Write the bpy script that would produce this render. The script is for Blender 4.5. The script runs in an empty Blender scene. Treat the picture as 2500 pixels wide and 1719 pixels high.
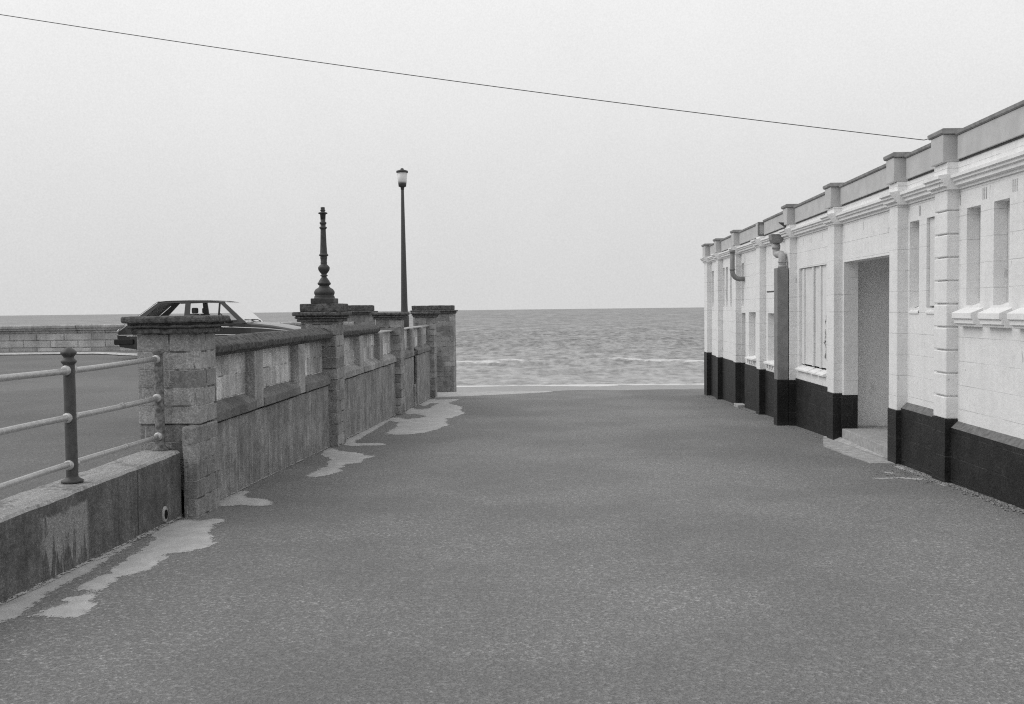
import bpy, bmesh, math, random
from mathutils import Vector, Matrix, noise
from mathutils.geometry import delaunay_2d_cdt
random.seed(7)
S = bpy.context.scene
COL = S.collection

# ------------------------------------------------------------------ helpers
def gz(y):
    """height of the sloping asphalt at street distance y"""
    return 0.01 - 0.03 * (y - 7.5)

class MB:
    def __init__(s): s.bm = bmesh.new()
    def quad(s, pts):
        return s.bm.faces.new([s.bm.verts.new(p) for p in pts])
    def box(s, x0, x1, y0, y1, z0, z1, bev=0.0, dz=None):
        b = bmesh.new()
        bmesh.ops.create_cube(b, size=1)
        for v in b.verts:
            v.co = Vector((x0 if v.co.x < 0 else x1, y0 if v.co.y < 0 else y1, z0 if v.co.z < 0 else z1))
            if dz: v.co.z += dz(v.co.y)
        if bev: bmesh.ops.bevel(b, geom=list(b.edges), offset=bev, segments=2, profile=.5, affect='EDGES')
        s.add(b); return s
    def add(s, b):
        m = bpy.data.meshes.new('t'); b.to_mesh(m); b.free(); s.bm.from_mesh(m); bpy.data.meshes.remove(m)
    def prism(s, poly, axis, a0, a1, bev=0.0, dz=None, tr=None):
        """polygon in the two other axes, swept along axis"""
        b = bmesh.new()
        def P(u, v, a):
            return {'x': (a, u, v), 'y': (u, a, v), 'z': (u, v, a)}[axis]
        A = [b.verts.new(P(u, v, a0)) for u, v in poly]
        B = [b.verts.new(P(u, v, a1)) for u, v in poly]
        n = len(poly)
        b.faces.new(A); b.faces.new(B[::-1])
        for i in range(n): b.faces.new([A[i], B[i], B[(i+1) % n], A[(i+1) % n]])
        bmesh.ops.recalc_face_normals(b, faces=b.faces)
        if bev: bmesh.ops.bevel(b, geom=list(b.edges), offset=bev, segments=2, profile=.5, affect='EDGES')
        for v in b.verts:
            if dz: v.co.z += dz(v.co.y)
            if tr: v.co = Vector(tr(v.co))
        s.add(b); return s
    def lathe(s, prof, c=(0, 0, 0), n=28, sq=None):
        b = bmesh.new(); rings = []
        for r, z in prof:
            rings.append([b.verts.new((c[0]+r*math.cos(2*math.pi*i/n), c[1]+r*math.sin(2*math.pi*i/n), c[2]+z)) for i in range(n)])
        for k in range(len(rings)-1):
            for i in range(n):
                f = b.faces.new([rings[k][i], rings[k][(i+1) % n], rings[k+1][(i+1) % n], rings[k+1][i]]); f.smooth = True
        b.faces.new(rings[0][::-1]); b.faces.new(rings[-1])
        s.add(b); return s
    def tube(s, pts, r, n=14, caps=True):
        b = bmesh.new(); pts = [Vector(p) for p in pts]; rings = []
        up = None
        for i, p in enumerate(pts):
            t = (pts[min(i+1, len(pts)-1)] - pts[max(i-1, 0)]).normalized()
            if up is None:
                up = t.orthogonal().normalized()
            up = (up - t*up.dot(t)).normalized(); w = t.cross(up)
            rr = r[i] if isinstance(r, (list, tuple)) else r
            rings.append([b.verts.new(p + (up*math.cos(2*math.pi*k/n) + w*math.sin(2*math.pi*k/n))*rr) for k in range(n)])
        for i in range(len(rings)-1):
            for k in range(n):
                f = b.faces.new([rings[i][k], rings[i][(k+1) % n], rings[i+1][(k+1) % n], rings[i+1][k]]); f.smooth = True
        if caps: b.faces.new(rings[0][::-1]); b.faces.new(rings[-1])
        bmesh.ops.recalc_face_normals(b, faces=b.faces)
        s.add(b); return s
    def rough(s, maxlen=.06, amp=.004, scale=9, seed=0, big=0, bscale=1.5):
        for _ in range(7):
            es = [e for e in s.bm.edges if e.calc_length() > maxlen]
            if not es: break
            bmesh.ops.subdivide_edges(s.bm, edges=es, cuts=1, use_grid_fill=True)
            bmesh.ops.triangulate(s.bm, faces=[f for f in s.bm.faces if len(f.verts) > 4])
        bmesh.ops.remove_doubles(s.bm, verts=s.bm.verts, dist=.0004)
        for v in s.bm.verts:
            p = v.co*scale + Vector((seed*3.1, seed*1.7, seed))
            d = noise.noise_vector(p)*amp + noise.noise_vector(p*2.7)*amp*.5
            if big: d += noise.noise_vector(v.co*bscale + Vector((seed, 5, 2)))*big
            v.co += d
        return s
    def build(s, name, m, parent=None, kind=None, smooth=False, loc=None):
        me = bpy.data.meshes.new(name)
        if loc is not None:
            L = Vector(loc)
            for v in s.bm.verts: v.co -= L
        s.bm.to_mesh(me); s.bm.free()
        if smooth:
            for p in me.polygons: p.use_smooth = True
        me.materials.append(m)
        o = bpy.data.objects.new(name, me); COL.objects.link(o)
        if loc is not None: o.location = loc
        if parent is not None:
            o.parent = parent
            # keep world position: geometry is written in world coordinates
            root = parent; off = Vector((0, 0, 0))
            while root is not None: off += Vector(root.location); root = root.parent
            if loc is None: o.location = -off
            else: o.location = Vector(loc) - off
        if kind: o['kind'] = kind
        return o

def tag(o, label=None, cat=None, group=None, kind=None):
    if label: o['label'] = label
    if cat: o['category'] = cat
    if group: o['group'] = group
    if kind: o['kind'] = kind
    return o
def thing(name, loc, label, cat, group=None):
    o = bpy.data.objects.new(name, None); COL.objects.link(o); o.location = loc; o.empty_display_size = .2
    return tag(o, label, cat, group)

# ------------------------------------------------------------------ materials
class NT:
    def __init__(s, name, rough=.8, spec=.3):
        s.m = bpy.data.materials.new(name); s.m.use_nodes = True
        s.t = s.m.node_tree; s.n = s.t.nodes
        s.b = s.n['Principled BSDF']; s.b.inputs['Roughness'].default_value = rough
        s.b.inputs['Specular IOR Level'].default_value = spec
        s.pos = s.n.new('ShaderNodeNewGeometry').outputs['Position']
    def put(s, sock, v):
        if isinstance(v, (int, float)): sock.default_value = v
        elif isinstance(v, tuple): sock.default_value = v
        else: s.t.links.new(v, sock)
    def math(s, op, a, b=0.0, c=0.0, clamp=False):
        n = s.n.new('ShaderNodeMath'); n.operation = op; n.use_clamp = clamp
        s.put(n.inputs[0], a); s.put(n.inputs[1], b); s.put(n.inputs[2], c); return n.outputs[0]
    def add(s, a, b): return s.math('ADD', a, b)
    def mul(s, a, b): return s.math('MULTIPLY', a, b)
    def scalev(s, sc, v=None, off=(0, 0, 0)):
        n = s.n.new('ShaderNodeMapping'); s.put(n.inputs['Vector'], v or s.pos)
        n.inputs['Scale'].default_value = sc; n.inputs['Location'].default_value = off; return n.outputs[0]
    def noise(s, scale, detail=3, rough=.55, v=None, dist=0):
        n = s.n.new('ShaderNodeTexNoise'); s.put(n.inputs['Vector'], v or s.pos)
        n.inputs['Scale'].default_value = scale; n.inputs['Detail'].default_value = detail
        n.inputs['Roughness'].default_value = rough; n.inputs['Distortion'].default_value = dist
        return n.outputs['Fac']
    def nc(s, scale, detail=3, rough=.55, v=None, lo=.32, hi=.68):
        return s.step(s.noise(scale, detail, rough, v), lo, hi)
    def step(s, v, a, b, o0=0., o1=1.):
        n = s.n.new('ShaderNodeMapRange'); n.interpolation_type = 'SMOOTHSTEP'
        s.put(n.inputs['Value'], v); n.inputs['From Min'].default_value = a; n.inputs['From Max'].default_value = b
        n.inputs['To Min'].default_value = o0; n.inputs['To Max'].default_value = o1; return n.outputs[0]
    def mix(s, f, a, b):
        n = s.n.new('ShaderNodeMix'); n.data_type = 'FLOAT'; s.put(n.inputs[0], f); s.put(n.inputs[2], a); s.put(n.inputs[3], b)
        return n.outputs[0]
    def xyz(s):
        n = s.n.new('ShaderNodeSeparateXYZ'); s.t.links.new(s.pos, n.inputs[0]); return n.outputs
    def uv(s, warp=0.0):
        x, y, z = s.xyz(); n = s.n.new('ShaderNodeCombineXYZ')
        s.put(n.inputs[0], s.add(x, y))
        s.put(n.inputs[1], z); return n.outputs[0]
    def brick(s, w, h, mortar, v, smooth=.1, off=.5, shift=(0, 0, 0)):
        n = s.n.new('ShaderNodeTexBrick'); s.put(n.inputs['Vector'], s.scalev((1, 1, 1), v, shift)); n.offset = off
        n.inputs['Scale'].default_value = 1; n.inputs['Brick Width'].default_value = w; n.inputs['Row Height'].default_value = h
        n.inputs['Mortar Size'].default_value = mortar; n.inputs['Mortar Smooth'].default_value = smooth; n.inputs['Bias'].default_value = 0
        n.inputs['Color1'].default_value = (0, 0, 0, 1); n.inputs['Color2'].default_value = (1, 1, 1, 1); n.inputs['Mortar'].default_value = (.5, .5, .5, 1)
        return n.outputs['Fac'], n.outputs['Color']
    def bump(s, h, dist, strength=1.0):
        n = s.n.new('ShaderNodeBump'); s.put(n.inputs['Height'], h); n.inputs['Distance'].default_value = dist
        n.inputs['Strength'].default_value = strength; s.t.links.new(n.outputs[0], s.b.inputs['Normal']); return s
    def col(s, v):
        n = s.n.new('ShaderNodeCombineXYZ')
        for i in range(3): s.put(n.inputs[i], v)
        s.t.links.new(n.outputs[0], s.b.inputs['Base Color']); return s
    def done(s): return s.m

def simple(name, v, rough=.6, var=.25, scale=12, spec=.3, metal=0., bump=.002):
    t = NT(name, rough, spec); n = t.nc(scale, 5, .65)
    t.col(t.mul(v, t.add(1-var, t.mul(n, 2*var)))); t.b.inputs['Metallic'].default_value = metal
    if bump: t.bump(t.noise(scale*4, 4, .6), bump)
    return t.done()

def m_asphalt(name, v, k=1.0):
    t = NT(name, .9, .2)
    g = t.nc(95, 3, .7, None, .34, .66); g2 = t.nc(34, 4, .7); p = t.noise(.55, 5, .6); p2 = t.nc(.16, 3, .5); g3 = t.nc(12, 3, .6)
    n3 = t.noise(1, 3, .6, t.scalev((42, 42, 42)))
    pp = t.step(p, .38, .62)
    fl = t.mul(t.step(n3, .53, .66), t.add(.25, t.mul(pp, .75)))
    c = t.mul(v, t.add(1-.24*k, t.mul(g, .40*k)))
    c = t.mul(c, t.add(1-.15*k, t.mul(g2, .27*k)))
    c = t.mul(c, t.add(.96, t.mul(g3, .07)))
    c = t.mul(c, t.add(.84, t.add(t.mul(pp, .12), t.mul(p2, .20))))
    c = t.add(c, t.mul(t.mul(fl, t.add(.3, t.mul(g, .7))), .20*k))
    t.col(c); t.bump(t.add(g2, t.mul(n3, .8)), .008, .8); return t.done()

def m_stone(name, v, bw, bh, shift=(0, 0, 0), contrast=.5, streak=.5, mort=.006, light=1.35):
    t = NT(name, .92, .15)
    uv = t.uv()
    wob = t.noise(7, 3, .5)
    f, c = t.brick(bw, bh, mort, uv, .25, .5, shift)
    st = t.nc(1, 4, .6, t.scalev((11, 11, .7))); st2 = t.nc(1, 4, .6, t.scalev((34, 34, 1.8)))
    g = t.nc(60, 4, .75); g2 = t.nc(22, 4, .7); b = t.nc(2.4, 5, .65)
    blk = t.n.new('ShaderNodeRGBToBW'); t.t.links.new(c, blk.inputs[0])
    x = t.mul(v, t.add(1-contrast*.5, t.mul(blk.outputs[0], contrast)))
    x = t.mul(x, t.add(1-.40*streak, t.add(t.mul(st, .45*streak), t.mul(st2, .30*streak))))
    x = t.mul(x, t.add(.80, t.mul(b, .36)))
    x = t.mul(x, t.mul(t.add(.74, t.mul(g, .50)), t.add(.86, t.mul(g2, .26))))
    x = t.mul(x, t.mix(t.mul(f, t.step(wob, .42, .6)), 1, light))
    x = t.mul(x, t.mix(t.mul(f, t.step(wob, .52, .38)), 1, .35))
    t.col(x)
    h = t.add(t.mul(f, -.9), t.add(t.mul(g, .25), t.mul(g2, .35)))
    t.bump(h, .010, .9); return t.done()

def m_concrete(name, v, streak=.6, stain=None, top=None):
    t = NT(name, .93, .15)
    st = t.nc(1, 5, .65, t.scalev((8, 8, .6))); st2 = t.nc(1, 4, .65, t.scalev((32, 32, 1.7)))
    g = t.nc(70, 4, .75); b = t.nc(2.8, 6, .7); g2 = t.nc(20, 4, .7)
    x = t.mul(v, t.add(1-.5*streak, t.add(t.mul(st, .50*streak), t.mul(st2, .42*streak))))
    x = t.mul(x, t.mul(t.add(.76, t.mul(b, .45)), t.add(.85, t.mul(g2, .3))))
    X, Y, Z = t.xyz()
    if stain:
        # splashed whitish lime stain with runs, at a fixed place on the wall
        (ya, yb, zt, zb) = stain
        run = t.noise(1, 4, .6, t.scalev((1, 22, 3.0))); blot = t.noise(7, 4, .6)
        inY = t.mul(t.step(Y, ya, ya+.12), t.step(Y, yb, yb-.05))
        low = t.add(zb, t.mul(run, -.0))
        zz = t.add(Z, t.mul(t.add(run, -.5), .75))
        inZ = t.mul(t.step(zz, zb-.02, zb+.05), t.step(t.add(Z, t.mul(t.add(blot, -.5), .14)), zt, zt-.03))
        msk = t.mul(t.mul(inY, inZ), t.step(t.add(t.mul(blot, .5), t.mul(run, .5)), .38, .46))
        x = t.mix(t.mul(msk, .95), x, .34)
    x = t.mul(x, t.add(.75, t.mul(g, .5)))
    if stain: x = t.mul(x, t.step(t.math('ABSOLUTE', t.add(Y, -6.79)), .004, .010, .45, 1))
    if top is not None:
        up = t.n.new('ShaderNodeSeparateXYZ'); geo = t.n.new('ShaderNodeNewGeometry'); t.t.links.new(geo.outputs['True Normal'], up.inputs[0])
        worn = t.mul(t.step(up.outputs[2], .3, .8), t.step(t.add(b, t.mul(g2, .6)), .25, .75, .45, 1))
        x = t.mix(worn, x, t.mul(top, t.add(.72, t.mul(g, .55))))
    t.col(x); t.bump(t.add(t.mul(g, .5), b), .012, .8); return t.done()

def m_white(name, v, bw=.44, bh=.22, joint=1.0, shift=(0, .02, 0)):
    t = NT(name, .75, .25)
    f, c = t.brick(60, bh, .0035, t.uv(), .3, .5, shift); fv, c2 = t.brick(bw, bh, .003, t.uv(), .3, .5, shift)
    b = t.nc(3, 5, .6); g = t.nc(50, 4, .7); w = t.noise(1.7, 4, .6); w2 = t.noise(2.3, 4, .6, t.scalev((1, 1, 1), None, (5, 9, 2)))
    st = t.nc(1, 4, .6, t.scalev((14, 14, .7))); g2 = t.nc(14, 4, .7)
    chip = t.mul(t.step(t.noise(19, 5, .65), .65, .69), t.step(w, .50, .62))
    fj = t.add(t.mul(f, t.step(w, .38, .62, .12, 1.0)), t.mul(fv, t.step(w2, .52, .70, 0, .35)))
    x = t.mul(v, t.add(.95, t.mul(b, .07)))
    x = t.mul(x, t.mul(t.add(.965, t.mul(st, .05)), t.add(.96, t.mul(g2, .06))))
    x = t.mul(x, t.mix(t.mul(fj, .24*joint), 1, .30))
    x = t.mul(x, t.mix(chip, 1, .60))
    run = t.mul(t.step(t.noise(1, 4, .6, t.scalev((13, 13, 3.2))), .655, .70), t.step(w2, .47, .60))
    x = t.mul(x, t.mix(run, 1, .66))
    t.col(x)
    h = t.add(t.mul(fj, -1.0*joint), t.add(t.mul(g, .14), t.mul(g2, .35)))
    t.bump(h, .006, .8); return t.done()

def m_black(name):
    t = NT(name, .55, .3)
    f, c = t.brick(.44, .22, .005, t.uv(), .3, .5, (0, .02, 0))
    b = t.nc(4, 5, .6); g = t.nc(45, 4, .7)
    sc = t.mul(t.step(t.noise(1, 5, .7, t.scalev((30, 8, 60))), .66, .72), t.step(b, .5, .65))
    x = t.mul(.015, t.mul(t.add(.7, t.mul(b, .6)), t.add(.5, t.mul(g, 1.1))))
    x = t.mix(t.mul(sc, .6), x, .16)
    x = t.mul(x, t.mix(t.mul(f, t.step(b, .3, .6)), 1, 2.2))
    x = t.mix(t.mul(t.step(t.noise(26, 5, .7), .66, .70), .5), x, .10)
    Z = t.xyz()[2]; Y = t.xyz()[1]
    lowz = t.add(Z, t.mul(Y, .03))           # height above the sloping ground
    dust = t.step(t.add(lowz, t.mul(b, .2)), .40, .28)
    x = t.add(x, t.mul(dust, .012))
    t.col(x); t.bump(t.add(t.mul(f, -.8), t.mul(g, .4)), .006, .8); return t.done()

M = {}
M['asphalt'] = m_asphalt('asphalt', .215)
M['lot'] = m_asphalt('car_park_asphalt', .165, .5)
M['pier'] = m_stone('pier_stone', .30, .40, .143, (0.1, -.010, 0), .50, .30, .007)
M['pier_low'] = m_stone('pier_lower_stone', .30, .34, .143, (.2, -.010, 0), .35, .5, .006)
M['panel'] = m_stone('upper_panel_stone', .54, .34, .203, (.1, -.02, 0), .6, .55, .006)
M['trim'] = m_stone('trim_stone', .36, 1.4, 3, (.3, .7, 0), .2, .5, .0)
M['ledge'] = m_stone('ledge_stone', .20, 1.2, 3, (.3, .7, 0), .2, .4, .0)
M['lower'] = m_concrete('lower_wall_render', .31, .60)
M['kerb'] = m_concrete('kerb_concrete', .165, .42, stain=(5.42, 6.06, .46, .16), top=.42)
M['coping'] = simple('coping_stone', .112, .95, .5, 24, .15, bump=.012)
M['seawall'] = m_stone('sea_wall_stone', .45, .8, .205, (0, -.05, 0), .4, .3, .014, .45)
M['white'] = m_white('white_paint', .80)
M['whitetrim'] = m_white('white_trim_paint', .82, 1.3, 5, .6)
M['quoin'] = m_white('white_quoin_paint', .80, 9, 9, .0)
M['black'] = m_black('black_paint')
M['chamfer'] = simple('plinth_ledge_skylit', .16, .8, .25, 20, .2, bump=.004)  # paler than the plinth: sky light on the slope put into the colour
M['fascia'] = simple('grey_fascia_paint', .50, .6, .08, 5, .3, bump=.001)
M['cap'] = simple('dark_parapet_cap', .29, .7, .2, 10, .2, bump=.002)
M['casing'] = simple('grey_pipe_paint', .21, .5, .12, 9, .3, bump=.002)
M['pipe'] = simple('pale_pipe_paint', .36, .5, .15, 14, .3, bump=.001)
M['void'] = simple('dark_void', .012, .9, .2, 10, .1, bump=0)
M['glassdark'] = simple('dark_window_glass', .03, .15, .1, 5, .5, bump=0)
M['step'] = simple('step_concrete', .36, .9, .16, 16, .15, bump=.003)
M['apron'] = simple('apron_concrete', .38, .9, .2, 12, .15, bump=.004)
M['iron'] = simple('cast_iron_black', .045, .55, .3, 18, .4, bump=.003)
M['post'] = simple('post_dark_paint', .055, .5, .2, 30, .4, bump=.001)
M['rail'] = simple('galvanised_rail', .42, .42, .15, 40, .5, .35, bump=.001)
M['collar'] = simple('galvanised_collar', .5, .45, .25, 60, .5, .25, bump=.002)
M['lampglass'] = simple('opal_lantern', .62, .3, .05, 8, .4, bump=0)
M['kerbline'] = simple('pale_kerb_edge', .42, .9, .25, 12, .2, bump=.004)
M['cable'] = simple('cable_black', .03, .6, .05, 5, .3, bump=0)
M['paper'] = simple('torn_paper', .34, .9, .9, 16, .1, bump=.002)
M['board'] = m_white('painted_board', .72, 50, 50, .0)
M['postpale'] = simple('post_weathered', .16, .8, .5, 30, .2, bump=.002)
M['porchdark'] = simple('porch_grey_paint', .84, .8, .2, 6, .2, bump=.001)

def m_sand(name, v):
    t = NT(name, .95, .1)
    g = t.noise(120, 3, .7); b = t.noise(3.5, 5, .65)
    b2 = t.nc(9, 5, .7)
    t.col(t.mul(t.mul(v, t.mul(t.add(.72, t.mul(b, .55)), t.add(.86, t.mul(b2, .2)))), t.add(.70, t.mul(g, .6))))
    t.bump(t.add(g, t.mul(t.noise(22, 4, .6), .8)), .006, .7); return t.done()
M['sand'] = m_sand('blown_sand', .46)
def thin_rim(m):
    # the sheet of sand thins out into loose grains towards its rim
    n = m.node_tree.nodes; l = m.node_tree.links; bs = n['Principled BSDF']
    at_ = n.new('ShaderNodeAttribute'); at_.attribute_name = 'rim'
    g = n.new('ShaderNodeNewGeometry'); n1 = n.new('ShaderNodeTexNoise'); n1.inputs['Scale'].default_value = 38; n1.inputs['Detail'].default_value = 6; n1.inputs['Roughness'].default_value = .8
    mp = n.new('ShaderNodeMapping'); mp.inputs['Scale'].default_value = (1, .45, 1)
    l.new(g.outputs['Position'], mp.inputs[0]); l.new(mp.outputs[0], n1.inputs['Vector'])
    m1 = n.new('ShaderNodeMath'); m1.operation = 'MULTIPLY_ADD'; l.new(at_.outputs['Fac'], m1.inputs[0]); m1.inputs[1].default_value = 5.5; l.new(n1.outputs['Fac'], m1.inputs[2])
    mr_ = n.new('ShaderNodeMapRange'); mr_.interpolation_type = 'SMOOTHSTEP'; l.new(m1.outputs[0], mr_.inputs['Value']); mr_.inputs['From Min'].default_value = .70; mr_.inputs['From Max'].default_value = .80
    l.new(mr_.outputs[0], bs.inputs['Alpha'])
thin_rim(M['sand'])
M['beach'] = m_sand('beach_sand', .34)
M['gravel'] = simple('gravel', .25, .95, .6, 90, .1, bump=.003)

# ------------------------------------------------------------------ camera
F, W, H0 = 2431.0, 2500.0, 1719.0
yaw = math.atan(100/F); roll = .0118; pitch = math.atan(103.5*math.cos(.0118)/F)
fw = Vector((-math.sin(yaw)*math.cos(pitch), math.cos(yaw)*math.cos(pitch), -math.sin(pitch)))
r0 = Vector((math.cos(yaw), math.sin(yaw), 0)); u0 = r0.cross(fw)
c_, s_ = math.cos(roll), math.sin(roll)
R = c_*r0 - s_*u0; U = s_*r0 + c_*u0
cam = bpy.data.cameras.new('camera'); co = bpy.data.objects.new('camera', cam); COL.objects.link(co)
cam.sensor_width = 36; cam.sensor_fit = 'HORIZONTAL'; cam.lens = 36*F/W; cam.clip_start = .05; cam.clip_end = 300000
mw = Matrix.Identity(4)
for i in range(3): mw[i][0], mw[i][1], mw[i][2] = R[i], U[i], -fw[i]
mw.translation = Vector((0, 0, 1.6)); co.matrix_world = mw
S.camera = co
S.cycles.use_denoising = False; S.cycles.filter_width = 1.15

# ------------------------------------------------------------------ light
sd = Vector((-.70, .0, .66)).normalized()
el = math.asin(sd.z); az = math.atan2(sd.x, sd.y)
Wd = bpy.data.worlds.new('World'); S.world = Wd; Wd.use_nodes = True
nt = Wd.node_tree; nn = nt.nodes; bg = nn['Background']
sky = nn.new('ShaderNodeTexSky'); sky.sky_type = 'NISHITA'; sky.sun_disc = False
sky.sun_elevation = el; sky.sun_rotation = az; sky.dust_density = 6; sky.air_density = 1.5
bw = nn.new('ShaderNodeRGBToBW'); nt.links.new(sky.outputs[0], bw.inputs[0])
tc = nn.new('ShaderNodeTexCoord'); sx = nn.new('ShaderNodeSeparateXYZ'); nt.links.new(tc.outputs['Generated'], sx.inputs[0])
def wmath(op, a, b=0., clamp=False):
    n = nn.new('ShaderNodeMath'); n.operation = op; n.use_clamp = clamp
    for i, v in enumerate((a, b)):
        if isinstance(v, (int, float)): n.inputs[i].default_value = v
        else: nt.links.new(v, n.inputs[i])
    return n.outputs[0]
mr = nn.new('ShaderNodeMapRange'); nt.links.new(sx.outputs[2], mr.inputs['Value'])
mr.interpolation_type = 'SMOOTHSTEP'
mr.inputs['From Min'].default_value = -.02; mr.inputs['From Max'].default_value = .40
mr.inputs['To Min'].default_value = 7.35; mr.inputs['To Max'].default_value = 9.8
cl = nn.new('ShaderNodeTexNoise'); nt.links.new(tc.outputs['Generated'], cl.inputs['Vector'])
cl.inputs['Scale'].default_value = 6; cl.inputs['Detail'].default_value = 9; cl.inputs['Roughness'].default_value = .72
cl2 = nn.new('ShaderNodeTexNoise'); nt.links.new(tc.outputs['Generated'], cl2.inputs['Vector'])
cl2.inputs['Scale'].default_value = 620; cl2.inputs['Detail'].default_value = 3; cl2.inputs['Roughness'].default_value = .8
f1 = wmath('ADD', .90, wmath('MULTIPLY', cl.outputs['Fac'], .10))
mt_ = nn.new('ShaderNodeMapRange'); nt.links.new(cl2.outputs['Fac'], mt_.inputs['Value']); mt_.inputs['From Min'].default_value = .3; mt_.inputs['From Max'].default_value = .7; mt_.inputs['To Min'].default_value = 0; mt_.inputs['To Max'].default_value = .12
f2 = wmath('ADD', f1, mt_.outputs[0])
grad = wmath('MULTIPLY', mr.outputs[0], f2)
lw = nn.new('ShaderNodeMapRange'); lw.interpolation_type = 'SMOOTHSTEP'; nt.links.new(sx.outputs[1], lw.inputs['Value'])
lw.inputs['From Min'].default_value = -.75; lw.inputs['From Max'].default_value = .25; lw.inputs['To Min'].default_value = 1.0; lw.inputs['To Max'].default_value = 1
grad = wmath('MULTIPLY', grad, lw.outputs[0])
tot = wmath('ADD', wmath('MULTIPLY', grad, .9), wmath('MULTIPLY', bw.outputs[0], .08))
cx = nn.new('ShaderNodeCombineXYZ')
for i in range(3): nt.links.new(tot, cx.inputs[i])
nt.links.new(cx.outputs[0], bg.inputs['Color']); bg.inputs['Strength'].default_value = .1
sl = bpy.data.lights.new('sun', 'SUN'); sl.energy = 1.05; sl.angle = math.radians(50); sl.color = (1, .99, .975)
so = bpy.data.objects.new('sun', sl); COL.objects.link(so); so.location = (-20, 10, 30)
so.rotation_euler = (-sd).to_track_quat('-Z', 'Y').to_euler()
S.view_settings.view_transform = 'Standard'; S.view_settings.look = 'None'; S.view_settings.gamma = 1; S.view_settings.exposure = 0

# ------------------------------------------------------------------ ground
def grid(name, xs, ys, zf, m, kind='structure', smooth=True):
    vs = [(x, y, zf(x, y)) for y in ys for x in xs]; nx = len(xs)
    fs = [(j*nx+i, j*nx+i+1, (j+1)*nx+i+1, (j+1)*nx+i) for j in range(len(ys)-1) for i in range(nx-1)]
    me = bpy.data.meshes.new(name); me.from_pydata(vs, [], fs)
    if smooth:
        for p in me.polygons: p.use_smooth = True
    me.materials.append(m); o = bpy.data.objects.new(name, me); COL.objects.link(o); o['kind'] = kind; return o
def lin(a, b, n): return [a+(b-a)*i/n for i in range(n+1)]
def crest(x): return 26.1 + .1*x + .25*noise.noise(Vector((x*.8, 0, 0)))
def zroad(x, y):
    z = gz(y) + .012*noise.noise(Vector((x*.5, y*.5, 0)))
    if x > 2.6: z += 0
    c = crest(x)
    if y > c: z -= .32*(1-math.exp(-(y-c)*1.2))*(y-c)*.55
    return z
grid('road', lin(-3.3, 6.0, 46), lin(-8, 27.6, 178), zroad, M['asphalt'])
def zbeach(x, y):
    base = gz(min(y, 26)) - .02
    t = max(0, min(1, (y-25.2)/11.)); t = t*t*(3-2*t)
    far = -2.35 - (y-34)*.0205
    if y < 22: return -2.9
    if y < 25.2: return base - .05
    return base*(1-t) + far*t + .03*noise.noise(Vector((x*.4, y*.4, 1)))
grid('beach', lin(-90, 90, 90), [22, 25.2]+lin(25.6, 40, 48)+lin(41, 64, 30), zbeach, M['beach'])

# sea: real waves near the shore, flat farther out
SEA = -2.8
xs = lin(-46, 46, 240); ys = lin(55.5, 96, 190)+lin(96.4, 150, 120)+lin(151, 260, 90)
def foamline(x, y, y0, wid, seed, amp=1.0):
    yy = y0 + 1.6*noise.noise(Vector((x*.11, seed, 0))) + .5*noise.noise(Vector((x*.5, seed, 3)))
    d = (y-yy)
    return math.exp(-(d/wid)**2)*max(0, min(1, amp*(.5+1.1*noise.noise(Vector((x*.16, seed*2, 7))))))
verts = []; foam = []
for y in ys:
    sh = min(1, max(0, (y-57.5)/14.))
    fade = 1 - min(1, max(0, (y-170)/80.))
    for x in xs:
        ph = 2.2*noise.noise(Vector((x*.03, y*.02, 0)))
        h = .10*math.sin(y*.62+ph*1.5) + .06*math.sin(y*1.13+x*.06+ph*3) + .10*noise.noise(Vector((x*.09, y*.42, 2))) + .07*noise.noise(Vector((x*.3, y*1.1, 5)))+ .04*noise.noise(Vector((x*.9, y*2.3, 8)))
        crestw = .30*foamline(x, y, 79.6, .8, 1.3, 1.3) + .22*foamline(x, y, 88.5, .8, 4.7) + .14*foamline(x, y, 72.0, .6, 9.1)
        verts.append((x, y, SEA + (h*sh + crestw)*fade - .03*(1-sh)))
        f = .80*foamline(x, y-.5, 79.1, .7, 1.3, 1.1) + .62*foamline(x, y-.5, 88.1, .7, 4.7, .8) + .5*foamline(x, y, 76.0, .5, 21.1, .9) + .55*foamline(x, y, 71.6, .5, 9.1, 1.0) + .48*foamline(x, y, 66.5, .7, 12.1, 1.1) + .25*foamline(x, y, 63, 1.0, 14.1)
        e = y - (57.6 + .5*noise.noise(Vector((x*.12, 2, 2))))
        f += 1.0*math.exp(-(e/1.2)**2)*(.9+.5*noise.noise(Vector((x*.2, 3, 4)))) + .35*math.exp(-((e-2.6)/1.3)**2)*(.6+noise.noise(Vector((x*.4, y, 4))))
        foam.append(max(0, min(1, f)))
nx = len(xs)
faces = [(j*nx+i, j*nx+i+1, (j+1)*nx+i+1, (j+1)*nx+i) for j in range(len(ys)-1) for i in range(nx-1)]
def flat(x0, x1, y0, y1):
    b = len(verts); verts.extend([(x0, y0, SEA), (x1, y0, SEA), (x1, y1, SEA), (x0, y1, SEA)]); foam.extend([0]*4); faces.append((b, b+1, b+2, b+3))
flat(-46, 46, 260, 1200); flat(-2500, -46, 58, 1200); flat(46, 2500, 58, 1200); flat(-90000, 90000, 1200, 120000)
me = bpy.data.meshes.new('sea'); me.from_pydata(verts, [], faces)
at = me.attributes.new('foam', 'FLOAT', 'POINT'); at.data.foreach_set('value', foam)
for p in me.polygons: p.use_smooth = True
t = NT('sea_water', .45, .12)
af = t.n.new('ShaderNodeAttribute'); af.attribute_name = 'foam'
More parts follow.
